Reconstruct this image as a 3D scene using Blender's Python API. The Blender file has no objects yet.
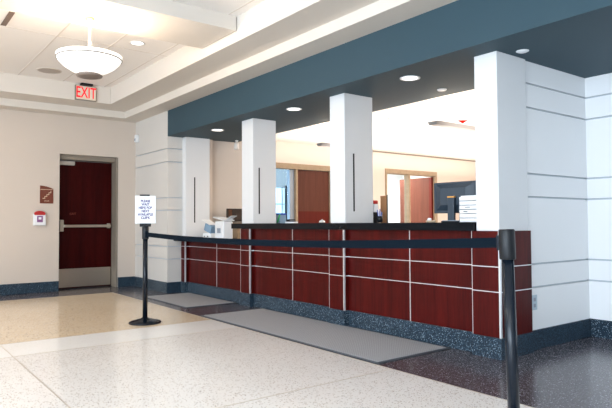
import bpy, bmesh, math, random
from mathutils import Vector, Matrix
random.seed(7)
C = bpy.context.scene.collection
SC = bpy.context.scene
R = math.radians

# ------------------------------------------------------------------ camera, world, exposure, main lights
cam = bpy.data.objects.new('camera', bpy.data.cameras.new('camera'))
C.objects.link(cam)
cam.data.sensor_width = 36.0
cam.data.lens = 575.32 / 612 * 36
yaw, pit, rol = R(52.6426), R(1.8901), R(-0.28845)
fw = Vector((-math.sin(yaw)*math.cos(pit), math.cos(yaw)*math.cos(pit), math.sin(pit)))
rt = Vector((math.cos(yaw), math.sin(yaw), 0))
up = rt.cross(fw)
r2 = rt*math.cos(rol) + up*math.sin(rol)
u2 = -rt*math.sin(rol) + up*math.cos(rol)
H = 1.07
cam.matrix_world = Matrix(((r2.x, u2.x, -fw.x, 0), (r2.y, u2.y, -fw.y, 0), (r2.z, u2.z, -fw.z, H), (0, 0, 0, 1)))
SC.camera = cam
SC.view_settings.view_transform = 'Standard'
SC.view_settings.look = 'None'
SC.view_settings.exposure = 0.10
SC.view_settings.gamma = 1.0
SC.view_settings.use_curve_mapping = False

world = bpy.data.worlds.new('world'); SC.world = world
world.use_nodes = True
world.node_tree.nodes['Background'].inputs[0].default_value = (0.75, 0.87, 1.0, 1)
world.node_tree.nodes['Background'].inputs[1].default_value = 1.0

def area(name, loc, direction, sx, sy, power, col, spread=180):
    l = bpy.data.lights.new(name, 'AREA'); l.shape = 'RECTANGLE'; l.size = sx; l.size_y = sy
    l.energy = power; l.color = col; l.spread = R(spread)
    o = bpy.data.objects.new(name, l); C.objects.link(o); o.location = loc
    o.rotation_euler = Vector(direction).to_track_quat('-Z', 'Y').to_euler()
    return o
DAY = (0.72, 0.86, 1.0)
WARM = (1.0, 0.80, 0.60)
# daylight in the glazed wall behind the camera
for wx in (-8.0, -4.8, -1.6, 1.6, 4.4):
    area('window_daylight', (wx, -5.92, 1.65), (0, 1, 0), 2.6, 2.5, {-8.0: 35, -4.8: 100, -1.6: 230, 1.6: 330, 4.4: 260}[wx], DAY)
# daylight in the glazed wall to the right of the camera
for wy in (-3.6, -0.6):
    area('window_daylight', (5.92, wy, 1.65), (-1, 0, 0), 2.5, 2.5, 18, DAY)
# unseen bare area lights added near the ceiling as warm fill
for lx, ly in ((-7.9, -0.9), (-3.6, -2.0), (0.8, -1.6)):
    area('ceiling_fill', (lx, ly, 3.17), (0, 0, -1), 1.2, 0.6, {-7.9: 60, -3.6: 30, 0.8: 30}[lx], (1.0, 0.87, 0.74))

# ------------------------------------------------------------------ materials
def new_mat(name):
    m = bpy.data.materials.new(name); m.use_nodes = True
    nt = m.node_tree; b = nt.nodes['Principled BSDF']
    return m, nt, b
def N(nt, kind, **kw):
    n = nt.nodes.new(kind)
    for k, v in kw.items():
        if k in n.inputs: n.inputs[k].default_value = v
        else: setattr(n, k, v)
    return n
def plain(name, col, rough=0.5, metal=0.0, bump=0.0, bscale=200, var=0.04, coat=0.0, spec=0.5):
    m, nt, b = new_mat(name)
    b.inputs['Roughness'].default_value = rough; b.inputs['Metallic'].default_value = metal
    b.inputs['Coat Weight'].default_value = coat
    b.inputs['Specular IOR Level'].default_value = spec
    tc = N(nt, 'ShaderNodeTexCoord')
    no = N(nt, 'ShaderNodeTexNoise', Scale=2.5, Detail=4.0)
    nt.links.new(tc.outputs['Object'], no.inputs['Vector'])
    mx = N(nt, 'ShaderNodeMix', data_type='RGBA')
    mx.inputs[6].default_value = (*[c*(1-var) for c in col], 1); mx.inputs[7].default_value = (*[min(1, c*(1+var)) for c in col], 1)
    nt.links.new(no.outputs['Fac'], mx.inputs[0]); nt.links.new(mx.outputs[2], b.inputs['Base Color'])
    if bump:
        n2 = N(nt, 'ShaderNodeTexNoise', Scale=float(bscale), Detail=2.0)
        nt.links.new(tc.outputs['Object'], n2.inputs['Vector'])
        bp = N(nt, 'ShaderNodeBump', Strength=bump, Distance=0.002)
        nt.links.new(n2.outputs['Fac'], bp.inputs['Height']); nt.links.new(bp.outputs['Normal'], b.inputs['Normal'])
    return m
def emit(name, col, strength, base=(0.9, 0.9, 0.9)):
    m, nt, b = new_mat(name)
    b.inputs['Base Color'].default_value = (*base, 1)
    b.inputs['Specular IOR Level'].default_value = 0.1; b.inputs['Emission Color'].default_value = (*col, 1); b.inputs['Emission Strength'].default_value = strength
    return m
def terrazzo(name, base, chips, rough=0.12, scale=70, amount=0.25, spec=0.5):
    """polished terrazzo: cement of one colour and scattered stone chips of several"""
    m, nt, b = new_mat(name)
    tc = N(nt, 'ShaderNodeTexCoord')
    prev = None
    big = N(nt, 'ShaderNodeTexNoise', Scale=1.6, Detail=3.0)
    nt.links.new(tc.outputs['Object'], big.inputs['Vector'])
    mx = N(nt, 'ShaderNodeMix', data_type='RGBA')
    mx.inputs[6].default_value = (*[c*0.94 for c in base], 1); mx.inputs[7].default_value = (*[min(1, c*1.06) for c in base], 1)
    nt.links.new(big.outputs['Fac'], mx.inputs[0]); prev = mx.outputs[2]
    for i, (col, sc, amt) in enumerate(chips):
        mp = N(nt, 'ShaderNodeMapping'); mp.inputs['Location'].default_value = (3.7*i, 1.3*i, 2.1*i)
        nt.links.new(tc.outputs['Object'], mp.inputs['Vector'])
        vo = N(nt, 'ShaderNodeTexVoronoi', Scale=float(sc)); nt.links.new(mp.outputs['Vector'], vo.inputs['Vector'])
        sp = N(nt, 'ShaderNodeSeparateColor'); nt.links.new(vo.outputs['Color'], sp.inputs['Color'])
        th = N(nt, 'ShaderNodeMath', operation='LESS_THAN'); nt.links.new(sp.outputs[0], th.inputs[0]); th.inputs[1].default_value = amt
        ds = N(nt, 'ShaderNodeMath', operation='LESS_THAN'); nt.links.new(vo.outputs['Distance'], ds.inputs[0]); ds.inputs[1].default_value = 0.42
        mu = N(nt, 'ShaderNodeMath', operation='MULTIPLY'); nt.links.new(th.outputs[0], mu.inputs[0]); nt.links.new(ds.outputs[0], mu.inputs[1])
        m2 = N(nt, 'ShaderNodeMix', data_type='RGBA'); nt.links.new(mu.outputs[0], m2.inputs[0]); nt.links.new(prev, m2.inputs[6])
        m2.inputs[7].default_value = (*col, 1); prev = m2.outputs[2]
    nt.links.new(prev, b.inputs['Base Color'])
    b.inputs['Roughness'].default_value = rough; b.inputs['Specular IOR Level'].default_value = spec
    return m
def wood(name, dark, light, rough=0.38, scale=9.0, axis='Z', coat=0.0, spec=0.13):
    m, nt, b = new_mat(name)
    tc = N(nt, 'ShaderNodeTexCoord'); mp = N(nt, 'ShaderNodeMapping')
    s = {'Z': (scale, scale, 0.55), 'X': (0.55, scale, scale), 'Y': (scale, 0.55, scale)}[axis]
    mp.inputs['Scale'].default_value = s
    nt.links.new(tc.outputs['Object'], mp.inputs['Vector'])
    n1 = N(nt, 'ShaderNodeTexNoise', Scale=1.5, Detail=6.0, Roughness=0.65, Distortion=0.6)
    n2 = N(nt, 'ShaderNodeTexNoise', Scale=14.0, Detail=3.0)
    nt.links.new(mp.outputs['Vector'], n1.inputs['Vector']); nt.links.new(mp.outputs['Vector'], n2.inputs['Vector'])
    ad = N(nt, 'ShaderNodeMath', operation='MULTIPLY_ADD'); nt.links.new(n2.outputs['Fac'], ad.inputs[0]); ad.inputs[1].default_value = 0.35
    nt.links.new(n1.outputs['Fac'], ad.inputs[2])
    cr = N(nt, 'ShaderNodeValToRGB'); cr.color_ramp.elements[0].position = 0.42; cr.color_ramp.elements[1].position = 0.92
    cr.color_ramp.elements[0].color = (*dark, 1); cr.color_ramp.elements[1].color = (*light, 1)
    nt.links.new(ad.outputs[0], cr.inputs[0]); nt.links.new(cr.outputs[0], b.inputs['Base Color'])
    b.inputs['Specular IOR Level'].default_value = spec; b.inputs['Roughness'].default_value = rough; b.inputs['Coat Weight'].default_value = coat; b.inputs['Coat Roughness'].default_value = 0.15
    return m

M = {}
M['endwall'] = plain('beige_lobby_wall', (0.61, 0.53, 0.46), 0.65, bump=0.05, bscale=300, var=0.015, spec=0.3)
M['wall'] = plain('painted_wall', (0.64, 0.615, 0.58), 0.6, bump=0.05, bscale=300, var=0.015)
M['wall_cool'] = plain('white_wall', (0.86, 0.87, 0.88), 0.6, bump=0.05, bscale=300, var=0.012)
M['groove_shade'] = plain('groove_shade_grey', (0.52, 0.56, 0.60), 0.6, spec=0.2)  # shade of the wall grooves, painted in as a grey backing
M['column'] = plain('column_paint', (0.73, 0.74, 0.75), 0.5, bump=0.04, bscale=300, var=0.012)
M['ceil'] = plain('ceiling_paint', (0.70, 0.645, 0.58), 0.8, bump=0.1, bscale=260, var=0.015)
M['tile'] = plain('ceiling_tile', (0.86, 0.82, 0.78), 0.9, bump=0.4, bscale=500, var=0.02)
M['grid'] = plain('ceiling_grid', (0.68, 0.62, 0.56), 0.6)
M['teal'] = plain('slate_paint', (0.033, 0.068, 0.090), 0.6, bump=0.05, bscale=200, var=0.03, spec=0.25)
M['tan'] = terrazzo('warm_reflection_terrazzo', (0.74, 0.60, 0.43), [((0.86, 0.76, 0.62), 100, 0.35), ((0.26, 0.18, 0.12), 85, 0.10), ((0.88, 0.82, 0.72), 140, 0.15)], 0.16)  # tan tint of the far floor puts the warm wall's reflection into the colour
M['cream'] = terrazzo('cream_terrazzo', (0.85, 0.82, 0.79), [((0.90, 0.87, 0.83), 100, 0.35), ((0.30, 0.24, 0.20), 110, 0.12), ((0.52, 0.42, 0.34), 95, 0.12)], 0.16)
M['whitez'] = terrazzo('white_terrazzo', (0.90, 0.89, 0.87), [((0.93, 0.92, 0.90), 100, 0.35), ((0.6, 0.55, 0.5), 150, 0.06)], 0.16)
M['blackz'] = terrazzo('black_terrazzo', (0.078, 0.070, 0.082), [((0.20, 0.19, 0.22), 95, 0.30), ((0.55, 0.55, 0.60), 120, 0.09), ((0.09, 0.055, 0.05), 110, 0.2)], 0.20)
M['base'] = terrazzo('blue_granite_base', (0.017, 0.032, 0.050), [((0.06, 0.11, 0.16), 140, 0.35), ((0.50, 0.62, 0.70), 165, 0.15), ((0.008, 0.012, 0.02), 80, 0.25)], 0.35, spec=0.25)
M['brass'] = plain('divider_metal', (0.55, 0.48, 0.38), 0.35, 0.7)
M['mahog'] = wood('mahogany_laminate', (0.032, 0.0016, 0.0016), (0.098, 0.0060, 0.0045))
M['door'] = wood('dark_mahogany_door', (0.018, 0.0008, 0.001), (0.045, 0.002, 0.0015), 0.45, spec=0.08)
M['odoor'] = wood('cherry_door', (0.085, 0.026, 0.015), (0.13, 0.042, 0.026), 0.45)
M['odoor2'] = wood('red_cherry_door', (0.085, 0.008, 0.004), (0.13, 0.014, 0.007), 0.45)
M['oak'] = wood('blond_wood_trim', (0.34, 0.25, 0.165), (0.44, 0.335, 0.23), 0.5, axis='X')
M['strip'] = plain('aluminium_strip', (0.80, 0.82, 0.85), 0.30, 0.6)
M['steel'] = plain('brushed_steel', (0.50, 0.44, 0.36), 0.30, 0.95, bump=0.1, bscale=150)
M['frame'] = plain('taupe_door_frame', (0.24, 0.205, 0.165), 0.5, spec=0.3)
M['black'] = plain('black_plastic', (0.006, 0.008, 0.011), 0.4, spec=0.3)
M['post'] = plain('black_powder_coat', (0.005, 0.009, 0.016), 0.18, spec=0.28)
M['tv'] = plain('matte_black_shell', (0.030, 0.046, 0.066), 0.45, spec=0.4)
M['belt'] = plain('black_webbing', (0.0035, 0.0085, 0.015), 0.85, bump=0.6, bscale=700, spec=0.06)
M['stone'] = plain('black_stone_worktop', (0.004, 0.006, 0.009), 0.22, var=0.2, spec=0.12)
M['slit'] = plain('slit_black', (0.006, 0.006, 0.006), 0.8)
M['white'] = plain('white_plastic', (0.80, 0.82, 0.84), 0.4)
M['paper'] = plain('white_paper', (0.86, 0.88, 0.90), 0.7)
M['grey'] = plain('grey_plastic', (0.28, 0.32, 0.38), 0.4)
M['bluegrey'] = plain('blue_grey_plastic', (0.20, 0.32, 0.45), 0.4)
M['ink'] = plain('navy_ink', (0.035, 0.03, 0.20), 0.6)
M['maroon'] = plain('maroon_sign', (0.17, 0.040, 0.020), 0.4)
M['tanink'] = plain('tan_lettering', (0.66, 0.50, 0.36), 0.5)
M['red'] = plain('red_plastic', (0.62, 0.02, 0.02), 0.35)
M['dred'] = plain('alarm_red', (0.45, 0.02, 0.02), 0.35)
M['purple'] = plain('alarm_purple', (0.25, 0.10, 0.26), 0.5)
M['green'] = plain('green_plastic', (0.02, 0.50, 0.12), 0.4)
M['blue'] = plain('blue_plastic', (0.02, 0.08, 0.42), 0.4)
M['orange'] = plain('orange_label', (0.75, 0.35, 0.08), 0.5)
M['brownbox'] = wood('brown_box', (0.045, 0.02, 0.012), (0.12, 0.05, 0.025), 0.4)
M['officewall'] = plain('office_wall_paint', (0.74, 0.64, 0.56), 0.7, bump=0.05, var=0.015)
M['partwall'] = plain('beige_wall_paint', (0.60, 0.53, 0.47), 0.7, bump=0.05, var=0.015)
M['officeceil'] = plain('office_ceiling', (0.92, 0.88, 0.82), 0.9)
M['carpet'] = plain('office_carpet', (0.16, 0.14, 0.13), 0.95, bump=1.0, bscale=600, var=0.15)
M['speaker'] = plain('speaker_grille', (0.42, 0.36, 0.31), 0.6, bump=0.8, bscale=500)
M['lampglow'] = emit('lamp_diffuser', (1.0, 0.97, 0.92), 3.0)
M['canglow'] = emit('can_lens', (1.0, 0.96, 0.90), 2.2)
M['bowl'] = emit('alabaster_bowl', (1.0, 0.95, 0.88), 0.9)
M['pendtop'] = emit('pendant_uplight', (1.0, 0.90, 0.72), 4.0)
M['exitface'] = emit('exit_face', (1.0, 0.80, 0.62), 0.25, (0.5, 0.44, 0.36))
M['exitred'] = emit('exit_letter', (1.0, 0.03, 0.05), 0.85, (0.3, 0.0, 0.0))
M['pane'] = emit('daylit_pane', (0.55, 0.80, 1.0), 1.1)
M['screen'] = plain('dark_screen', (0.02, 0.012, 0.01), 0.2)

def mat_pattern():
    m, nt, b = new_mat('ribbed_mat')
    tc = N(nt, 'ShaderNodeTexCoord')
    ck = N(nt, 'ShaderNodeTexChecker', Scale=90.0)
    ck.inputs['Color1'].default_value = (0.32, 0.325, 0.345, 1); ck.inputs['Color2'].default_value = (0.42, 0.425, 0.445, 1)
    nt.links.new(tc.outputs['Object'], ck.inputs['Vector']); nt.links.new(ck.outputs['Color'], b.inputs['Base Color'])
    bp = N(nt, 'ShaderNodeBump', Strength=0.5, Distance=0.004)
    nt.links.new(ck.outputs['Fac'], bp.inputs['Height']); nt.links.new(bp.outputs['Normal'], b.inputs['Normal'])
    b.inputs['Roughness'].default_value = 0.8
    return m
M['mat'] = mat_pattern()
M['matedge'] = plain('mat_rubber_edge', (0.06, 0.07, 0.085), 0.6)
def glass_mat():
    m, nt, b = new_mat('office_glass')
    b.inputs['Base Color'].default_value = (0.80, 0.92, 1.0, 1); b.inputs['Transmission Weight'].default_value = 1.0
    b.inputs['Roughness'].default_value = 0.0; b.inputs['IOR'].default_value = 1.05
    return m
M['glass'] = glass_mat()

# ------------------------------------------------------------------ mesh helpers
def box(bm, x0, x1, y0, y1, z0, z1, mi=0):
    v = [bm.verts.new(p) for p in ((x0,y0,z0),(x1,y0,z0),(x1,y1,z0),(x0,y1,z0),(x0,y0,z1),(x1,y0,z1),(x1,y1,z1),(x0,y1,z1))]
    for f in ((0,3,2,1),(4,5,6,7),(0,1,5,4),(1,2,6,5),(2,3,7,6),(3,0,4,7)):
        bm.faces.new([v[i] for i in f]).material_index = mi
def lathe(bm, prof, seg=32, c=(0,0,0), mi=0):
    rings = []
    for r, z in prof:
        if r < 1e-6: rings.append([bm.verts.new((c[0], c[1], c[2]+z))])
        else: rings.append([bm.verts.new((c[0]+r*math.cos(2*math.pi*i/seg), c[1]+r*math.sin(2*math.pi*i/seg), c[2]+z)) for i in range(seg)])
    for a, b in zip(rings, rings[1:]):
        for i in range(seg):
            j = (i+1) % seg
            if len(a) == 1 and len(b) == 1: continue
            if len(a) == 1: f = bm.faces.new((a[0], b[j], b[i]))
            elif len(b) == 1: f = bm.faces.new((a[i], a[j], b[0]))
            else: f = bm.faces.new((a[i], a[j], b[j], b[i]))
            f.material_index = mi; f.smooth = True
def tube(bm, pts, r, seg=10):
    pts = [Vector(p) for p in pts]; rings = []
    for i, p in enumerate(pts):
        t = (pts[min(i+1, len(pts)-1)] - pts[max(i-1, 0)]).normalized()
        a = t.orthogonal().normalized() if abs(t.z) > 0.9 else t.cross(Vector((0,0,1))).normalized()
        b = t.cross(a).normalized()
        rings.append([bm.verts.new(p + a*r*math.cos(2*math.pi*k/seg) + b*r*math.sin(2*math.pi*k/seg)) for k in range(seg)])
    for a, b in zip(rings, rings[1:]):
        for k in range(seg):
            f = bm.faces.new((a[k], a[(k+1)%seg], b[(k+1)%seg], b[k])); f.smooth = True
    bm.faces.new(rings[0]); bm.faces.new(rings[-1])
def obj(name, bm, mats, parent=None, bevel=0.0, kind=None, label=None, seg=2):
    me = bpy.data.meshes.new(name)
    bmesh.ops.recalc_face_normals(bm, faces=bm.faces)
    bm.to_mesh(me); bm.free()
    for m in (mats if isinstance(mats, (list, tuple)) else [mats]): me.materials.append(m)
    o = bpy.data.objects.new(name, me); C.objects.link(o)
    if parent: o.parent = parent
    if kind: o['kind'] = kind
    if label: o['label'] = label
    if bevel:
        md = o.modifiers.new('bevel', 'BEVEL'); md.width = bevel; md.segments = seg; md.limit_method = 'ANGLE'
        md.harden_normals = False
    return o
def B(*boxes):
    bm = bmesh.new()
    for b in boxes: box(bm, *b)
    return bm
def L(prof, seg=32, c=(0,0,0)):
    bm = bmesh.new(); lathe(bm, prof, seg, c); return bm
def T(pts, r, seg=10):
    bm = bmesh.new(); tube(bm, pts, r, seg); return bm
def tag(o, label, cat, group=None):
    o['label'] = label; o['category'] = cat
    if group: o['group'] = group
    return o
def thing(name, label, cat, loc=(0,0,0), rz=0.0, group=None):
    o = bpy.data.objects.new(name, None); C.objects.link(o); o.location = loc; o.rotation_euler = (0,0,rz)
    o.empty_display_size = 0.1
    return tag(o, label, cat, group)
def copy_tree(o, parent=None):
    c = o.copy(); C.objects.link(c)
    if parent: c.parent = parent
    for ch in [k for k in C.objects if k.parent == o]: copy_tree(ch, c)
    return c
def text_mesh(name, s, size, M4, mat, parent=None, depth=0.001, spacing=1.0, font_bold=0.0, align='CENTER', line=1.0, xs=1.0, kind=None):
    cu = bpy.data.curves.new(name, 'FONT'); cu.body = s; cu.size = size; cu.extrude = depth
    cu.align_x = align; cu.align_y = 'CENTER'; cu.space_character = spacing; cu.offset = font_bold; cu.space_line = line
    to = bpy.data.objects.new(name+'_tmp', cu); C.objects.link(to)
    bpy.context.view_layer.update()
    me = bpy.data.meshes.new_from_object(to.evaluated_get(bpy.context.evaluated_depsgraph_get()))
    C.objects.unlink(to); bpy.data.objects.remove(to)
    for v in me.vertices: v.co.x *= xs
    me.transform(M4); me.materials.clear(); me.materials.append(mat); me.name = name
    o = bpy.data.objects.new(name, me); C.objects.link(o)
    if parent: o.parent = parent
    return o
def facing(loc, n):            # matrix: text x to the reader's right, y up, normal n
    n = Vector(n).normalized(); u = Vector((0,0,1)); x = u.cross(n).normalized()
    return Matrix(((x.x,u.x,n.x,loc[0]),(x.y,u.y,n.y,loc[1]),(x.z,u.z,n.z,loc[2]),(0,0,0,1)))

GROOVES = (0.52, 0.715, 1.28, 1.475, 2.035, 2.24)
def grooved(bm, x0, x1, y0, y1, z0, z1, g=GROOVES, w=0.016, d=0.022, sides='xXyY'):
    zs = [z for z in g if z0 < z < z1]; cur = z0
    for z in zs:
        box(bm, x0, x1, y0, y1, cur, z-w/2)
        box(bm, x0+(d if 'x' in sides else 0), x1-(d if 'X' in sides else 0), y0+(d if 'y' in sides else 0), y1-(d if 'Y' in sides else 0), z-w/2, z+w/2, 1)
        cur = z+w/2
    box(bm, x0, x1, y0, y1, cur, z1)

# ------------------------------------------------------------------ the setting
XW, YF = -9.73, 3.70           # end wall face, front wall / fascia face
ZS, ZT, ZC = 2.94, 3.20, 2.43  # soffit ring, tray ceiling, dark soffit over the counter
XT, YT = -8.95, 3.0            # tray edges
YB = 3.07                      # edge of the black terrazzo

bm = bmesh.new()
def fl(x0, x1, y0, y1, mi): box(bm, x0, x1, y0, y1, -0.10, 0.0, mi)
fl(-9.02, -5.76, -6, YB, 0); fl(-5.76, -5.17, -6, YB, 2); fl(-5.17, 6, -6, YB, 1)
fl(-10.3, -9.02, -6, YB, 3); fl(-10.3, 6, YB, 5.45, 3); fl(-11.6, 6, 5.45, 13.0, 4)
obj('floor', bm, [M['tan'], M['cream'], M['whitez'], M['blackz'], M['carpet']], kind='structure')
bm = B((-9.02, 6, YB-0.004, YB+0.004, 0, 0.0012), (-5.763, -5.757, -6, YB, 0, 0.001), (-5.173, -5.167, -6, YB, 0, 0.001), (-5.76, 6, 0.957, 0.963, 0, 0.001), (-3.0, -2.994, -6, YB, 0, 0.001), (-5.76, 6, -1.6, -1.594, 0, 0.001), (-9.024, -9.016, -6, YB, 0, 0.001))
obj('trim_1', bm, M['brass'], kind='structure')

# end wall with the stair door opening
DY0, DY1, DZ = 2.45, 3.40, 2.205
obj('wall_end', B((XW-0.35, XW, -6, DY0, 0, 3.3), (XW-0.35, XW, DY1, 4.0, 0, 3.3), (XW-0.35, XW, DY0, DY1, DZ, 3.3)), M['endwall'], kind='structure')
# grooved front wall left of the counter
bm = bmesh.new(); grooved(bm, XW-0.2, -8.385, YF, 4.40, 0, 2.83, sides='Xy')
obj('wall_front', bm, [M['wall'], M['groove_shade']], kind='structure')
# teal fascia and dark soffit over the counter
obj('wall_fascia', B((-8.385, 6, YF, 3.90, ZC, 2.83)), M['teal'], kind='structure')
obj('ceiling_soffit', B((-8.385, -2.70, 3.90, 4.92, ZC, 2.60), (-2.70, 6, 3.90, 5.45, ZC, 2.60)), M['teal'], kind='structure')
# alcove walls right of the counter
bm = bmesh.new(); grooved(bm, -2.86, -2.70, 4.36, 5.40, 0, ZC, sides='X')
obj('wall_alcove_side', bm, [M['wall_cool'], M['groove_shade']], kind='structure')
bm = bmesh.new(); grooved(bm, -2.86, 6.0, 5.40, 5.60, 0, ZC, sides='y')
obj('wall_alcove_back', bm, [M['wall_cool'], M['groove_shade']], kind='structure')
# stepped crown, soffit ring and tray
obj('trim_2', B((XW, 6, 3.40, 3.95, 2.83, ZS), (XW, XW+0.30, -6, 3.40, 2.83, ZS)), M['ceil'], kind='structure')
obj('ceiling_ring', B((XW, 6, YT, 3.95, ZS, 3.30), (XW, XT, -6, YT, ZS, 3.30)), M['ceil'], kind='structure', bevel=0.004)
bm = bmesh.new()
box(bm, XT, 6, -6, YT, ZT, 3.30)
obj('ceiling', bm, M['tile'], kind='structure')
bm = bmesh.new()
gy = [2.90, 2.29, 1.68] + [0.46 - 0.61*k for k in range(0, 11)]
for y in gy: box(bm, XT, 6, y-0.007, y+0.007, ZT-0.004, ZT)
for x in (-6.83, -4.40, -3.18, -1.96, -0.74, 0.48, 1.7, 2.92, 4.14): box(bm, x-0.006, x+0.006, -6, YT, ZT-0.003, ZT)
obj('trim_3', bm, M['grid'], kind='structure')
obj('ceiling_beam', B((-5.84, -5.08, -6, YT-0.012, 3.048, ZT)), M['ceil'], kind='structure', bevel=0.004)
# glazed walls behind and right of the camera
bm = B((XW, 6, -6.2, -6, 0, 0.35), (XW, 6, -6.2, -6, 2.95, 3.3))
for x in (XW, -6.5, -3.3, -0.1, 2.95, 5.75): box(bm, x, x+0.35, -6.2, -6, 0.35, 2.95)
obj('wall_back', bm, M['wall'], kind='structure')
bm = B((6, 6.2, -6, 6, 0, 0.35), (6, 6.2, -6, 6, 2.95, 3.3), (6, 6.2, -6, -4.9, .35, 2.95), (6, 6.2, -2.3, -1.9, .35, 2.95), (6, 6.2, 0.7, 6, .35, 2.95))
obj('wall_right', bm, M['wall'], kind='structure')

# baseboards of blue-black terrazzo
bt, bh = 0.016, 0.165
obj('baseboard_end', B((XW, XW+bt, -6, DY0-0.0, 0, bh), (XW, XW+bt, DY1, YF, 0, bh), (XW, -8.385+bt, YF-bt, YF, 0, bh), (-8.385, -8.385+bt, YF, 3.975, 0, bh)), M['base'], kind='structure', bevel=0.003)
obj('baseboard_alcove', B((-2.70, -2.70+bt, 4.37, 5.40, 0, bh), (-2.70, 6, 5.40-bt, 5.40, 0, bh)), M['base'], kind='structure', bevel=0.003)

# office shell behind the counter
XO = -8.44
OC = 2.535
D1a, D1b, D1z = 5.62, 7.06, 2.10     # first office opening (glass light + brown door)
D2a, D2b, D2z = 8.50, 10.12, 2.14    # second office opening
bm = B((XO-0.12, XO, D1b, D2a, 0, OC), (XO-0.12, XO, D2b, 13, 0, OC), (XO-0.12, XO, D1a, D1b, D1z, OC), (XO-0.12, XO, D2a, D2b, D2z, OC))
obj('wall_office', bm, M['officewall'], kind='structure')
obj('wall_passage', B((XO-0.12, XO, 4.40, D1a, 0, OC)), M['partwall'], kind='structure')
obj('wall_office_back', B((XO, -2.7, 12.9, 13.0, 0, OC), (-2.86, -2.74, 5.60, 13, 0, OC)), M['officewall'], kind='structure')
obj('ceiling_office', B((XO, -2.7, 4.92, 13, OC, 2.66)), M['officeceil'], kind='structure')
obj('trim_4', B((XO, XO+0.022, 7.4, 13, OC-0.026, OC)), M['frame'], kind='structure')
# rooms beyond the office openings
obj('wall_far_rooms', B((-11.6, XO-0.12, 4.2, 4.3, 0, 2.7), (-11.6, XO-0.12, 8.40, 8.48, 0, 2.7), (-11.6, XO-0.12, 12.4, 12.5, 0, 2.7), (-11.7, -11.6, 4.2, 12.5, 0, 2.7)), M['wall_cool'], kind='structure')
obj('ceiling_far_rooms', B((-11.6, XO-0.12, 4.2, 12.5, 2.6, 2.7)), M['officeceil'], kind='structure')
area('room_daylight', (-10.2, 4.35, 1.5), (0.1, 1, 0), 2.2, 1.6, 150, (0.60, 0.82, 1.0))
area('room_light', (-10.0, 9.6, 2.58), (0, 0, -1), 1.2, 1.2, 260, (1.0, 0.95, 0.88))
area('office_wall_fill', (-4.6, 9.0, 2.50), (-0.7, 0, -1), 1.2, 2.4, 150, (1.0, 0.90, 0.82))  # added fill lamp without a fixture, brightens the office wall
area('office_ceiling_fill', (-5.6, 8.6, 2.10), (0, 0, 1), 5.0, 6.6, 230, (1.0, 0.90, 0.82))  # added broad fill light with no fixture, brightens the office ceiling evenly

# ------------------------------------------------------------------ stair door
XD = -9.95
d = obj('door_1', B((XD-0.045, XD, 2.47, 3.362, 0.012, 2.12)), M['door'], kind='structure', bevel=0.003)
obj('door_frame', B((XD-0.10, XW-0.004, 3.365, DY1-0.002, 0, DZ-0.002), (XD-0.10, XW-0.06, 2.452, 3.365, 2.125, DZ-0.002), (XD-0.10, XD-0.048, 2.452, 2.48, 0, 2.125)), M['frame'], d, bevel=0.004)
obj('gap_light_stop', B((XD-0.10, XD+0.02, 2.452, 3.398, 0, 0.011)), M['black'], d)  # black strip added to stop light leaking through the gap under the door
obj('kick_plate', B((XD, XD+0.004, 2.48, 3.35, 0.03, 0.335)), M['steel'], d)
obj('push_bar', B((XD+0.045, XD+0.085, 2.56, 3.33, 1.015, 1.060), (XD, XD+0.05, 3.28, 3.33, 1.00, 1.08)), M['steel'], d, bevel=0.006)
obj('latch_case', B((XD, XD+0.075, 2.50, 2.56, 0.95, 1.14)), M['steel'], d, bevel=0.008)
obj('door_closer', B((XD, XD+0.06, 2.49, 2.73, 2.045, 2.11)), plain('closer_paint', (0.55, 0.50, 0.44), 0.4, 0.3), d, bevel=0.005)
text_mesh('door_notice', 'EXIT', 0.05, facing((XD+0.002, 2.72, 1.24), (1,0,0)), plain('faded_red', (0.20, 0.03, 0.012), 0.6), d)

# office doors
def framed(name, a, b, z, mull):
    x0, x1 = XO-0.125, XO+0.02
    f = obj(name, B((x0, x1, a, a+0.05, 0, z-0.05), (x0, x1, b-0.05, b, 0, z-0.05), (x0, x1, a, b, z-0.05, z+0.05), (x0, x1, mull, mull+0.045, 0, z-0.05)), M['oak'], kind='structure', bevel=0.004)
    return f
f1 = framed('door_2', D1a, D1b, D1z, 6.20)
obj('door_leaf', B((XO-0.07, XO-0.02, 6.25, 7.005, 0.01, D1z-0.055)), M['odoor'], f1)
obj('lower_panel', B((XO-0.02, XO-0.016, 6.25, 7.005, 0.02, 1.285)), M['odoor2'], f1)
obj('window_pane', B((XO-0.06, XO-0.055, D1a+0.05, 6.195, 0, D1z-0.055)), M['glass'], f1)
obj('window_stop', B((XO-0.12, XO-0.03, 6.10, 6.196, 0, D1z-0.055)), M['grey'], f1)
f2 = framed('door_3', D2a, D2b, D2z, 9.20)
dl = obj('door_leaf', B((XO-1.02, XO-0.13, 10.02, 10.065, 0.01, D2z-0.06)), M['odoor'], f2)
obj('door_edge', B((XO-0.129, XO-0.06, 10.012, 10.068, 0.01, D2z-0.06)), M['odoor2'], f2)
obj('window_pane', B((XO-0.06, XO-0.055, D2a+0.05, 9.198, 0, D2z-0.055)), M['glass'], f2)

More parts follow.
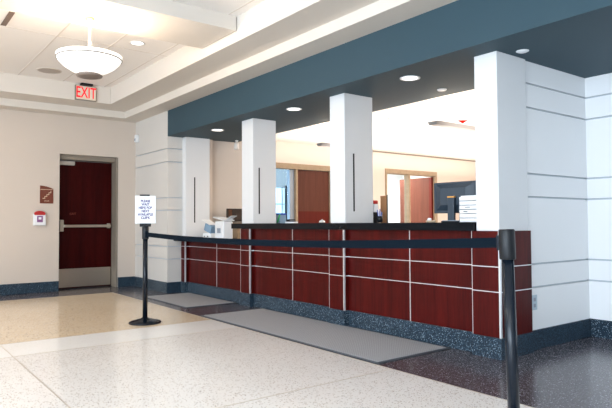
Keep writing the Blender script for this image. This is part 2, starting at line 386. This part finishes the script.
# window of the room beyond the first office door
w = obj('window_1', B((-11.6, -11.56, 6.6, 8.26, 0.85, 0.90), (-11.6, -11.56, 6.6, 8.26, 1.93, 1.98), (-11.6, -11.56, 6.6, 6.66, 0.85, 1.98), (-11.6, -11.56, 7.38, 7.43, 0.9, 1.95), (-11.6, -11.56, 8.08, 8.11, 0.9, 1.95), (-11.6, -11.57, 6.6, 8.2, 1.52, 1.55), (-11.6, -11.57, 6.6, 8.2, 1.20, 1.23)), M['white'], kind='structure')
obj('window_jamb', B((-11.6, -11.50, 8.19, 8.27, 0.85, 1.99)), M['black'], w, label='dark right jamb')
obj('window_pane', B((-11.598, -11.585, 6.65, 8.19, 0.9, 1.93)), M['pane'], w)

# ------------------------------------------------------------------ columns
cols = [(-8.384, -8.27, 0.86), (-6.575, -6.295, 0.998), (-4.745, -4.505, 0.998), (-2.888, -2.675, 0.998)]
clab = ['white square column against the left wall behind the low counter', 'white square column next to the left end of the high worktop',
        'white square column in the middle of the high worktop', 'white square column at the right end of the counter, nearest the camera']
for i, (x0, x1, zb) in enumerate(cols):
    t = thing('column', clab[i], 'column', ((x0+x1)/2, 4.155, zb), 0, 'square columns along the counter')
    hw = (x1-x0)/2
    obj('shaft', B((-hw, hw, -0.205, [0.215, 0.152, 0.20, 0.205][i], 0, ZC-zb)), M['column'], t, bevel=0.004)
    if i < 3:
        z0, z1 = [(1.085, 1.80), (1.19, 1.79), (1.19, 1.80)][i]
        sy = [-0.05, -0.112, -0.080][i]
        obj('slot', B((hw-0.001, hw+0.002, sy-0.0095, sy+0.0095, z0-zb, z1-zb)), M['slit'], t, label='narrow black vertical slot')

# ------------------------------------------------------------------ counter
t = thing('service_counter', 'long reddish mahogany service counter with aluminium strips and a speckled blue base', 'counter', (0, 0, 0))
YP, YBAY = 3.93, 3.99
bays = [(-8.24, -6.575, -7.334, 0.80), (-6.345, -4.745, -5.490, 0.998), (-4.505, -2.92, -3.65, 0.998)]
for x0, x1, xj, zt in bays:
    for a, b in ((x0, xj), (xj, x1)):
        obj('panel', B((a+0.002, b-0.002, YBAY, YBAY+0.03, bh, zt)), M['mahog'], t)
    obj('carcass', B((x0, x1, YBAY+0.03, 4.34, 0.0, zt)), M['black'], t)
    bmv = B((xj-0.004, xj+0.004, YBAY-0.004, YBAY+0.001, bh, zt))
    obj('vertical_strip', bmv, M['strip'], t)
    bmh = bmesh.new()
    for z in (0.52, 0.717): box(bmh, x0, x1, YBAY-0.005, YBAY+0.001, z-0.0032, z+0.0032)
    obj('horizontal_strip', bmh, M['strip'], t)
    obj('base', B((x0, x1, YBAY-0.012, YBAY+0.03, 0, bh)), M['base'], t, bevel=0.002)
pil = [(-8.383, -8.24, 0.80), (-6.575, -6.345, 0.998), (-4.745, -4.505, 0.998), (-2.92, -2.66, 0.998)]
for i, (x0, x1, zt) in enumerate(pil):
    yb = 4.34
    bx = [(x0, x1, YP, yb, bh, zt)] + ([(-2.695, x1, yb, 4.37, bh, zt)] if i == 3 else [])
    obj('pilaster', B(*bx), M['mahog'], t)
    bmh = bmesh.new()
    for z in (0.52, 0.717): box(bmh, x0-(0.003 if i else 0), x1+0.004, YP-0.004, yb, z-0.0032, z+0.0032)
    obj('horizontal_strip', bmh, M['strip'], t)
    obj('corner_strip', B((x1-0.010, x1+0.004, YP-0.005, YP+0.014, bh, zt)), M['strip'], t, label='bright vertical aluminium corner strip')
    if i: obj('edge_strip', B((x0-0.002, x0+0.002, YP-0.002, YP+0.06, bh, zt)), M['strip'], t)
    bx = [(x0-0.006, x1+0.012, YP-0.012, yb, 0, bh)] + ([(-2.695, x1+0.012, yb, 4.37, 0, bh)] if i == 3 else [])
    obj('base', B(*bx), M['base'], t)
    if i == 3:
        for z in (0.52, 0.717): obj('horizontal_strip', B((-2.695, x1+0.004, yb, 4.37, z-0.0032, z+0.0032)), M['strip'], t)

# high worktop: front lip runs past the columns, pieces between them
bm = bmesh.new()
zt0, zt1 = 0.999, 1.068
box(bm, -6.80, -2.895, 3.918, 3.946, zt0, zt1)
for a, b in ((-6.80, -6.578), (-6.292, -4.748), (-4.502, -2.908)): box(bm, a, b, 3.946, 4.365, zt0, zt1)
box(bm, -6.80, -2.908, 4.365, 4.62, zt0, zt1)
tag(obj('worktop', bm, M['stone']), 'black stone worktop running along the high part of the counter', 'worktop')
bm = B((-8.382, -6.58, 3.80, 3.945, 0.802, 0.842), (-8.265, -6.58, 3.945, 4.55, 0.802, 0.842))
tag(obj('worktop', bm, M['stone'], bevel=0.003), 'low black worktop at the far left end of the counter', 'worktop')

# ------------------------------------------------------------------ floor mats
def mat_(x0, x1, y0, y1, label, rz=0):
    cx, cy = (x0+x1)/2, (y0+y1)/2; hx, hy = (x1-x0)/2, (y1-y0)/2
    t = thing('floor_mat', label, 'mat', (cx, cy, 0), rz, 'floor mats in front of the counter')
    bm = bmesh.new()
    for a in ((-hx, hx, -hy, -hy+0.03), (-hx, hx, hy-0.03, hy), (-hx, -hx+0.03, -hy+0.03, hy-0.03), (hx-0.03, hx, -hy+0.03, hy-0.03)): box(bm, *a, 0.0, 0.008)
    obj('rubber_border', bm, M['matedge'], t, bevel=0.003)
    obj('pile', B((-hx+0.03, hx-0.03, -hy+0.03, hy-0.03, 0, 0.011)), M['mat'], t, bevel=0.002)
mat_(-6.07, -3.16, 3.085, 3.955, 'long grey ribbed floor mat before the high counter')
mat_(-8.17, -6.74, 3.22, 3.97, 'small grey ribbed floor mat before the low counter at the far left')

# ------------------------------------------------------------------ stanchions and belt
def stanchion(label, loc, tilt=(0, 0)):
    t = thing('stanchion', label, 'stanchion', loc, 0, 'black queue stanchions')
    t.rotation_euler = (tilt[0], tilt[1], 0)
    obj('base', L([(0, 0.0), (0.170, 0.0), (0.172, 0.010), (0.160, 0.020), (0.10, 0.036), (0.045, 0.050), (0.030, 0.062), (0, 0.062)], 48), M['post'], t)
    obj('pole', L([(0, 0.05), (0.0262, 0.05), (0.0262, 0.93), (0, 0.93)], 32), M['post'], t)
    obj('belt_head', L([(0, 0.905), (0.033, 0.905), (0.035, 0.909), (0.035, 1.032), (0.032, 1.038), (0, 1.038)], 32), M['black'], t)
    return t
S1 = Vector((-6.025, 2.405, 0)); S2 = Vector((-1.480, 2.283, 0))
s1 = stanchion('far black stanchion that carries the paper sign', S1)
obj('belt_slot', B((0.030, 0.042, -0.020, 0.020, 0.925, 0.990)), M['post'], s1, bevel=0.002)
s2 = stanchion('near black stanchion in front of the right end of the counter', S2, (R(1.3), R(-0.73)))
obj('belt_slot', B((-0.042, -0.030, -0.020, 0.020, 0.945, 1.012)), M['post'], s2, bevel=0.002)
bm = bmesh.new()
p0 = Vector((-5.985, 2.404, 0.955)); p1 = Vector((-1.522, 2.270, 0.978))
n = 24; prev = None
for k in range(n+1):
    f = k/n; p = p0.lerp(p1, f); p.z -= 0.043*4*f*(1-f)
    hh = 0.0235
    ring = [bm.verts.new((p.x, p.y+s*0.001, p.z+v*hh)) for s, v in ((-1,-1),(1,-1),(1,1),(-1,1))]
    if prev:
        for i in range(4): bm.faces.new((prev[i], prev[(i+1)%4], ring[(i+1)%4], ring[i]))
    else: bm.faces.new(ring)
    prev = ring
bm.faces.new(prev[::-1])
tag(obj('belt', bm, M['belt']), 'black webbing belt stretched between the two queue stanchions', 'belt')
# sign on the far stanchion
to_cam = Vector((-S1.x, -S1.y, 0)).normalized()
ang = math.atan2(to_cam.y, to_cam.x)
t = thing('notice_sign', 'white paper notice with blue wording in a holder on the far stanchion', 'sign', (S1.x, S1.y, 1.0275), ang)
obj('holder_base', B((-0.022, 0.022, -0.060, 0.060, 0.011, 0.046)), M['black'], t, bevel=0.003)
obj('holder', B((-0.006, 0.004, -0.108, 0.108, 0.046, 0.348)), M['white'], t, bevel=0.002)
obj('top_clip', B((-0.008, 0.006, -0.060, 0.045, 0.344, 0.360)), M['black'], t, bevel=0.002)
obj('paper', B((0.004, 0.0055, -0.104, 0.104, 0.050, 0.343)), M['paper'], t)
text_mesh('lettering', 'PLEASE\nWAIT\nHERE FOR\nNEXT\nAVAILABLE\nCLERK', 0.037, facing((0.006, 0, 0.197), (1, 0, 0)), M['ink'], t, depth=0.0004, font_bold=0.0014, line=0.98, xs=0.86)

# ------------------------------------------------------------------ wall signs left of the stair door
t = thing('stair_sign', 'maroon stairs sign with a curved top left of the stair door', 'sign', (XW+0.001, 2.257, 1.535))
bm = bmesh.new()
prof = [(-0.098, -0.135), (0.098, -0.135), (0.098, 0.095), (0.05, 0.118), (0.0, 0.133), (-0.05, 0.142), (-0.098, 0.147)]
a = [bm.verts.new((0, y, z)) for y, z in prof]; b = [bm.verts.new((0.010, y, z)) for y, z in prof]
bm.faces.new(a[::-1]); bm.faces.new(b)
for i in range(len(a)): bm.faces.new((a[i], a[(i+1)%len(a)], b[(i+1)%len(b)], b[i]))
obj('plaque', bm, M['maroon'], t)
obj('stripe', B((0.010, 0.0115, -0.092, 0.092, 0.082, 0.089)), M['tanink'], t)
bm = bmesh.new()
for k in range(4): box(bm, 0.010, 0.012, -0.060+k*0.030, -0.022+k*0.030, -0.060+k*0.030, -0.050+k*0.030); box(bm, 0.010, 0.012, -0.032+k*0.030, -0.024+k*0.030, -0.050+k*0.030, -0.026+k*0.030)
obj('stair_symbol', bm, M['tanink'], t)
text_mesh('lettering', 'STAIR', 0.030, facing((0.0108, 0.0, -0.098), (1,0,0)), M['tanink'], t, depth=0.0006)
t = thing('alarm_pull_station', 'white and red fire alarm pull box beneath the maroon stairs sign', 'alarm', (XW+0.001, 2.152, 1.165))
obj('cover', B((0, 0.05, -0.090, 0.090, -0.115, 0.075)), M['white'], t, bevel=0.012, seg=3)
bm = bmesh.new()
prof = [(-0.080, 0.05), (0.080, 0.05), (0.082, 0.078), (0.06, 0.100), (0.03, 0.112), (0, 0.116), (-0.03, 0.112), (-0.06, 0.100), (-0.082, 0.078)]
a = [bm.verts.new((0.002, y, z)) for y, z in prof]; b = [bm.verts.new((0.058, y, z)) for y, z in prof]
bm.faces.new(a[::-1]); bm.faces.new(b)
for i in range(len(a)): bm.faces.new((a[i], a[(i+1)%len(a)], b[(i+1)%len(b)], b[i]))
obj('red_top', bm, M['dred'], t, bevel=0.004)
obj('pull_handle', B((0.05, 0.056, -0.042, 0.042, -0.062, 0.036)), M['purple'], t, bevel=0.002)
obj('handle_window', B((0.056, 0.058, -0.020, 0.020, -0.020, 0.016)), M['white'], t)

# wall sensor in the corner
t = thing('motion_sensor', 'small white motion sensor high in the far left corner', 'sensor', (-9.60, YF-0.001, 2.545))
obj('body', B((-0.035, 0.035, -0.06, 0, -0.075, 0.055)), M['white'], t, bevel=0.012, seg=3)
obj('lens', B((-0.022, 0.022, -0.064, -0.058, -0.05, -0.01)), M['grey'], t)

# exit sign on the tray edge
t = thing('exit_sign', 'lit red EXIT sign with a black canopy on the ceiling step', 'exit sign', (XT+0.001, 2.615, 3.055))
obj('housing', B((0, 0.035, -0.158, 0.158, -0.112, 0.112)), M['frame'], t, bevel=0.004)
obj('face', B((0.035, 0.038, -0.143, 0.147, -0.098, 0.103)), M['exitface'], t)
text_mesh('lettering', 'EXIT', 0.235, facing((0.0388, 0.0, 0.0), (1,0,0)), M['exitred'], t, depth=0.0008, font_bold=0.003, xs=0.62)
obj('canopy', B((0.002, 0.09, -0.085, 0.090, 0.113, 0.142)), M['black'], t, bevel=0.008)

# ------------------------------------------------------------------ chandelier
cx, cy = -5.594, 1.67
t = thing('pendant_chandelier', 'white glass bowl chandelier hanging on a thin stem from the beam', 'chandelier', (cx, cy, 0))
obj('canopy', L([(0, 3.048), (0.045, 3.048), (0.045, 3.030), (0.02, 3.018), (0, 3.018)], 32), plain('canopy_copper', (0.50, 0.30, 0.20), 0.3, 0.7), t)
obj('stem', L([(0.010, 3.03), (0.010, 2.66)], 16), M['white'], t)
obj('bowl', L([(0, 2.497), (0.10, 2.505), (0.17, 2.535), (0.235, 2.576), (0.280, 2.622), (0.298, 2.655), (0.300, 2.682), (0.29, 2.686), (0.288, 2.665), (0.272, 2.632), (0.22, 2.585), (0.10, 2.520), (0, 2.515)], 64), M['bowl'], t)
obj('rim_band', L([(0.296, 2.641), (0.3005, 2.643), (0.303, 2.648), (0.296, 2.652)], 64), M['frame'], t)
obj('finial', L([(0, 2.470), (0.09, 2.472), (0.118, 2.480), (0.122, 2.492), (0.10, 2.504), (0, 2.504)], 48), plain('finial_taupe', (0.24, 0.19, 0.16), 0.4, 0.3), t)
pl = bpy.data.lights.new('chandelier_lamp', 'POINT'); pl.energy = 45; pl.color = (1, 0.80, 0.60); pl.shadow_soft_size = 0.10
po = bpy.data.objects.new('chandelier_lamp', pl); C.objects.link(po); po.location = (cx, cy, 2.76)

# ------------------------------------------------------------------ ceiling fittings
def can(x, y, z, r, label, group, power=6, name='recessed_light', glow='canglow'):
    t = thing(name, label, 'ceiling light', (x, y, z), 0, group)
    obj('trim_ring', L([(r, 0.0), (r, -0.006), (r*0.80, -0.004), (r*0.80, 0.0)], 40), M['white'], t)
    obj('lens', L([(r*0.81, -0.003), (0, -0.003)], 40), M[glow], t)
    if power:
        l = bpy.data.lights.new('can_lamp', 'SPOT'); l.energy = power; l.color = (1, 0.93, 0.84); l.spot_size = R(110); l.spot_blend = 0.8; l.shadow_soft_size = 0.06
        o = bpy.data.objects.new('can_lamp', l); C.objects.link(o); o.location = (x, y, z-0.02)
    return t
g = 'round recessed lights in the dark soffit'
can(-3.676, 4.046, ZC, 0.095, 'round recessed light in the dark soffit between the two nearest columns', g, 5)
can(-5.507, 4.031, ZC, 0.095, 'round recessed light in the dark soffit between the two middle columns', g, 5)
can(-7.407, 4.040, ZC, 0.095, 'round recessed light in the dark soffit over the low counter', g, 5)
can(-6.534, 2.50, ZT-0.001, 0.085, 'round recessed light in the pale tray ceiling right of the chandelier', None, 8)
t = thing('ceiling_speaker', 'round grey speaker grille in the pale ceiling left of the chandelier', 'speaker', (-8.437, 1.98, ZT-0.001))
obj('grille', L([(0, -0.008), (0.12, -0.007), (0.150, -0.003)], 40), M['speaker'], t); obj('rim', L([(0.148, 0.0), (0.148, -0.009), (0.160, -0.006), (0.162, 0.0)], 40), M['grid'], t)
t = thing('smoke_detector', 'small pale disc detector under the dark soffit right of the nearest column', 'detector', (-2.558, 4.129, ZC))
obj('dish', L([(0, -0.012), (0.03, -0.012), (0.048, -0.004), (0.05, 0)], 32), M['white'], t)
t = thing('sprinkler_cover', 'small white sprinkler cover near the back edge of the dark soffit', 'sprinkler', (-3.804, 4.664, ZC))
obj('dish', L([(0, -0.01), (0.045, -0.01), (0.05, 0)], 32), M['white'], t)
t = thing('smoke_detector', 'tiny smoke detector on the bright office ceiling', 'detector', (-5.654, 5.794, OC))
obj('dish', L([(0, -0.02), (0.03, -0.02), (0.04, 0)], 24), M['grid'], t)
t = thing('air_vent', 'short dark air slot in the pale ceiling at the top left', 'vent', (-6.55, 1.125, ZT-0.001))
obj('slot', B((-0.24, 0.24, -0.026, 0.026, -0.006, 0)), plain('vent_shadow_brown', (0.16, 0.11, 0.085), 0.6), t)
# small white camera at the rear corner of the soffit
t = thing('security_camera', 'small white camera hanging at the rear of the soffit over the low counter', 'camera', (-8.155, 4.80, ZC))
obj('mount', B((-0.02, 0.02, -0.02, 0.02, -0.02, 0)), M['white'], t)
obj('body', L([(0, -0.15), (0.045, -0.15), (0.034, -0.04), (0, -0.02)], 24), plain('lit_white', (0.85, 0.80, 0.74), 0.4), t)

# office pendants
def pend(x, y0, y1, z, label, cab):
    t = thing('office_pendant', label, 'ceiling light', (x, (y0+y1)/2, z), 0, 'linear pendants in the office')
    h = (y1-y0)/2
    bm = bmesh.new()
    pr = [(-0.075, 0.02), (-0.05, -0.02), (0.05, -0.02), (0.075, 0.02)]
    a = [bm.verts.new((px, -h, pz)) for px, pz in pr]; b = [bm.verts.new((px, h, pz)) for px, pz in pr]
    bm.faces.new(a); bm.faces.new(b[::-1])
    for i in range(4): bm.faces.new((a[i], a[(i+1)%4], b[(i+1)%4], b[i]))
    obj('housing', bm, plain('pendant_grey', (0.30, 0.29, 0.28), 0.4, 0.3), t)
    for c_ in cab:
        obj('cable', L([(0.0026, 0), (0.0026, OC-z)], 8, (0, c_-(y0+y1)/2, 0)), M['grey'], t)
    a_ = area('pendant_lamp', (x, (y0+y1)/2, z+0.035), (0, 0, 1), 0.12, (y1-y0)*0.95, 8, (1.0, 0.86, 0.66))
    return t
pend(-4.30, 5.10, 6.35, 2.20, 'long grey linear pendant in the office beside the nearest column', (5.25, 6.2))
pend(-6.44, 5.17, 6.15, 2.20, 'linear pendant deeper in the office left of the middle column', (5.33, 6.05))
t = thing('exit_wedge', 'tiny red wedge hanging from the office ceiling above the pendant', 'alarm', (-4.99, 6.55, OC))  # red wedge is the visible bit of a ceiling exit sign
bm = bmesh.new()
a = [bm.verts.new(p) for p in ((-0.045, -0.05, -0.055), (0.045, 0.05, -0.055), (0.0, 0.0, -0.10), (-0.045+0.02, -0.05-0.02, -0.055), (0.045+0.02, 0.05-0.02, -0.055), (0.02, -0.02, -0.10))]
bm.faces.new((a[0], a[1], a[2])); bm.faces.new((a[3], a[5], a[4])); bm.faces.new((a[0], a[3], a[4], a[1])); bm.faces.new((a[1], a[4], a[5], a[2])); bm.faces.new((a[2], a[5], a[3], a[0]))
obj('wedge', bm, emit('red_lit', (1, 0.01, 0.0), 0.9, (0.3, 0.0, 0.0)), t)
obj('hanger', T([(0.01, -0.01, -0.055), (0.01, -0.01, 0)], 0.003, 6), M['white'], t)

# ------------------------------------------------------------------ things on the worktops
ZH = zt1
# monitor seen from behind
t = thing('computer_monitor', 'black computer monitor seen from behind on the high worktop', 'monitor', (-3.35, 4.27, ZH), R(6))
obj('stand_base', L([(0, 0), (0.11, 0), (0.112, 0.008), (0.05, 0.015), (0, 0.015)], 32), M['black'], t, label='round black foot')
obj('stand_post', B((-0.034, 0.034, -0.075, -0.042, 0.01, 0.225)), M['tv'], t, bevel=0.006)
obj('post_cap', B((-0.035, 0.035, -0.076, -0.041, 0.225, 0.238)), M['orange'], t, bevel=0.003, label='orange top of the stand post')
sc_ = obj('screen_back', B((-0.225, 0.225, -0.005, 0.025, 0.085, 0.372)), M['tv'], t, bevel=0.008)
bm = bmesh.new()
a = [bm.verts.new(p) for p in ((-0.20, -0.005, 0.11), (0.20, -0.005, 0.11), (0.20, -0.005, 0.355), (-0.20, -0.005, 0.355))]
b = [bm.verts.new(p) for p in ((-0.13, -0.04, 0.16), (0.13, -0.04, 0.16), (0.13, -0.04, 0.315), (-0.13, -0.04, 0.315))]
bm.faces.new(b)
for i in range(4): bm.faces.new((a[i], a[(i+1)%4], b[(i+1)%4], b[i]))
obj('rear_bulge', bm, M['tv'], t)
# stacked white trays
t = thing('document_trays', 'white stacked document trays against the nearest column', 'trays', (-3.005, 4.13, ZH))
for k in range(6):
    z = k*0.036
    tr = obj('tray', B((-0.09, 0.09, -0.13, 0.13, z, z+0.004), (-0.09, -0.086, -0.13, 0.13, z, z+0.030), (0.086, 0.09, -0.13, 0.13, z, z+0.030), (-0.09, 0.09, -0.13, -0.126, z, z+0.0345)), M['white'], t)
obj('papers', B((-0.08, 0.08, -0.12, 0.12, 0.184, 0.225)), M['paper'], t)
obj('label_slot', B((-0.03, 0.02, -0.1315, -0.130, 0.125, 0.131)), M['black'], t); obj('label_slot', B((-0.045, -0.005, -0.1315, -0.130, 0.088, 0.094)), M['black'], t)
# keyboard, phone, small tan item, tape
t = thing('keyboard', 'small black keyboard lying before the monitor', 'keyboard', (-3.20, 4.05, ZH), R(8))
obj('body', B((-0.10, 0.10, -0.035, 0.035, 0, 0.014)), M['black'], t, bevel=0.004); obj('keys', B((-0.09, 0.09, -0.028, 0.028, 0.014, 0.019)), M['grey'], t)
t = thing('tape_dispenser', 'small tan tape dispenser left of the monitor', 'tape dispenser', (-3.56, 4.18, ZH), R(20))
obj('body', B((-0.045, 0.045, -0.018, 0.018, 0, 0.022)), plain('tan_plastic', (0.45, 0.33, 0.22), 0.5), t, bevel=0.008)
obj('roll', T([(-0.012, -0.012, 0.026), (-0.012, 0.012, 0.026)], 0.018, 16), M['paper'], t)
# pen cup behind the middle column
t = thing('pen_cup', 'black cup full of blue pens by the middle column', 'pen cup', (-4.458, 4.405, ZH))
obj('cup', L([(0, 0.003), (0.029, 0.003), (0.034, 0.072), (0.031, 0.072), (0.027, 0.008), (0, 0.008)], 24), M['black'], t)
for k in range(9):
    an = k*0.7; r = 0.016
    obj('pen', T([(r*0.6*math.cos(an), r*0.6*math.sin(an), 0.01), (r*1.6*math.cos(an), r*1.6*math.sin(an), 0.11+0.005*k)], 0.0045, 6), [M['blue'], M['bluegrey'], M['blue'], M['white']][k % 4], t)
t = thing('label_printer', 'narrow black and white label printer with a red lid against the middle column', 'printer', (-4.545, 4.408, ZH))
obj('body', B((-0.038, 0.038, -0.036, 0.036, 0, 0.115)), M['black'], t, bevel=0.004)
obj('cover', B((-0.035, 0.032, -0.034, 0.034, 0.115, 0.205)), M['white'], t, bevel=0.006)
obj('red_lid', B((-0.035, 0.030, -0.032, 0.032, 0.205, 0.245)), M['dred'], t, bevel=0.010)
obj('media_window', B((-0.012, 0.022, -0.0375, -0.036, 0.055, 0.090)), M['paper'], t)
t = thing('file_holder', 'tall brown wooden file holder behind the pen cup', 'file holder', (-4.555, 4.585, ZH))
obj('box', B((-0.065, 0.030, -0.008, 0.008, 0, 0.30)), plain('holder_brown', (0.40, 0.20, 0.09), 0.5), t)
obj('back_edge', B((0.030, 0.036, -0.008, 0.008, 0, 0.31)), M['black'], t)
# things near the second column
t = thing('desk_organizer', 'blue desk organizer with a green marker right of the second column', 'organizer', (-6.40, 4.46, ZH))
obj('box', B((-0.06, 0.05, -0.05, 0.05, 0, 0.11)), M['bluegrey'], t, bevel=0.003)
obj('rim', B((-0.062, 0.052, -0.052, 0.052, 0.11, 0.135)), M['blue'], t, bevel=0.003)
obj('marker', T([(0.0, -0.062, 0.010), (0.06, -0.062, 0.115)], 0.009, 8), M['green'], t)
t = thing('stapler', 'black stapler and pad on the worktop right of the blue organizer', 'stapler', (-6.16, 4.46, ZH), R(8))
obj('pad', B((-0.08, 0.08, -0.04, 0.04, 0, 0.020)), M['paper'], t); obj('body', B((-0.08, 0.07, -0.016, 0.016, 0.020, 0.034), (-0.08, 0.06, -0.014, 0.014, 0.040, 0.052), (-0.08, -0.05, -0.014, 0.014, 0.030, 0.045)), M['black'], t, bevel=0.003)
t = thing('desk_bell', 'small silver desk bell left of the middle column', 'bell', (-5.32, 4.30, ZH))
obj('foot', L([(0, 0), (0.04, 0), (0.04, 0.006), (0, 0.006)], 24), M['black'], t)
obj('dome', L([(0.037, 0.008), (0.034, 0.022), (0.02, 0.034), (0, 0.038)], 24), M['strip'], t)
obj('button', L([(0.005, 0.036), (0.005, 0.046), (0, 0.046)], 12), M['strip'], t)
# multifunction printer and folded papers on the low worktop
ZL = 0.842
t = thing('desk_printer', 'white desk printer with open flaps on the low worktop', 'printer', (-7.33, 4.10, ZL))
obj('body', B((-0.13, 0.13, -0.08, 0.08, 0.001, 0.26)), M['white'], t, bevel=0.02, seg=4)
obj('control_panel', B((-0.05, 0.05, -0.084, -0.078, 0.09, 0.16)), M['grey'], t, bevel=0.002)
bm = B((-0.17, 0.15, -0.09, 0.09, 0.0, 0.014)); bmesh.ops.rotate(bm, verts=bm.verts, cent=(0.15, 0, 0), matrix=Matrix.Rotation(R(9), 3, 'Y')); bmesh.ops.translate(bm, verts=bm.verts, vec=(0, 0, 0.263))
obj('lid', bm, M['white'], t, bevel=0.004)
bm = B((0, 0.17, -0.05, 0.05, 0.0, 0.004)); bmesh.ops.rotate(bm, verts=bm.verts, cent=(0, 0, 0), matrix=Matrix.Rotation(R(-18), 3, 'Y')); bmesh.ops.translate(bm, verts=bm.verts, vec=(0.08, 0.03, 0.278))
obj('paper_sheet', bm, M['paper'], t)
obj('front_tray', B((-0.20, 0.12, -0.15, -0.079, 0.002, 0.020)), M['white'], t, bevel=0.006)
t = thing('card_reader', 'blue grey and white card terminal left of the desk printer', 'card terminal', (-7.66, 4.05, ZL), R(10))
obj('base', B((-0.09, 0.10, -0.07, 0.07, 0.001, 0.09)), M['white'], t, bevel=0.02, seg=3)
bm = B((-0.06, 0.10, -0.07, 0.07, 0, 0.11)); bmesh.ops.rotate(bm, verts=bm.verts, cent=(0, 0, 0), matrix=Matrix.Rotation(R(18), 3, 'Y')); bmesh.ops.translate(bm, verts=bm.verts, vec=(0, 0, 0.11))
obj('screen_body', bm, M['bluegrey'], t, bevel=0.006)
bm = B((-0.12, 0.08, -0.07, 0.07, 0, 0.008)); bmesh.ops.rotate(bm, verts=bm.verts, cent=(0, 0, 0), matrix=Matrix.Rotation(R(22), 3, 'Y')); bmesh.ops.translate(bm, verts=bm.verts, vec=(0.0, 0, 0.235))
obj('flap', bm, M['white'], t)
for kx in (-0.04, 0.04): obj('key', B((kx-0.012, kx+0.012, -0.0735, -0.068, 0.03, 0.045)), M['black'], t)
# back desk with dark brown box / screen seen over the low worktop
t = thing('back_desk', 'blond wood desk behind the low worktop', 'desk', (-8.08, 5.0, 0))
obj('top', B((-0.32, 0.32, -0.42, 0.42, 1.04, 1.075)), M['oak'], t, bevel=0.003)
obj('side_panel', B((-0.32, 0.32, -0.42, -0.39, 0, 1.04)), M['oak'], t); obj('side_panel', B((-0.32, 0.32, 0.39, 0.42, 0, 1.04)), M['oak'], t)
obj('front_panel', B((0.29, 0.319, -0.389, 0.389, 0, 1.039)), M['oak'], t)
t = thing('desk_screen', 'dark brown screen on the desk behind the low worktop', 'screen', (-8.15, 4.86, 1.075))
obj('foot', B((-0.06, 0.06, -0.10, 0.10, 0, 0.012)), M['black'], t)
obj('panel', B((-0.015, 0.015, -0.25, 0.25, 0.02, 0.235)), M['screen'], t, bevel=0.004)
obj('shelf_glint', B((0.015, 0.017, -0.22, -0.16, 0.05, 0.215)), M['brownbox'], t)
# orange jamb at the rear of the far left column
obj('trim_5', B((-8.385, -8.33, 4.402, 4.45, 0, ZC)), M['officewall'], kind='structure')

# wall outlet low on the alcove wall
t = thing('wall_outlet', 'pale blue grey power outlet low on the alcove wall right of the counter', 'outlet', (-2.698, 4.455, 0.395))
obj('plate', B((-0.001, 0.010, -0.04, 0.04, -0.062, 0.062)), plain('outlet_plate', (0.45, 0.55, 0.62), 0.4), t, bevel=0.003)
obj('socket', B((0.010, 0.012, -0.016, 0.016, 0.010, 0.040)), M['grey'], t); obj('socket', B((0.010, 0.012, -0.016, 0.016, -0.040, -0.010)), M['grey'], t)
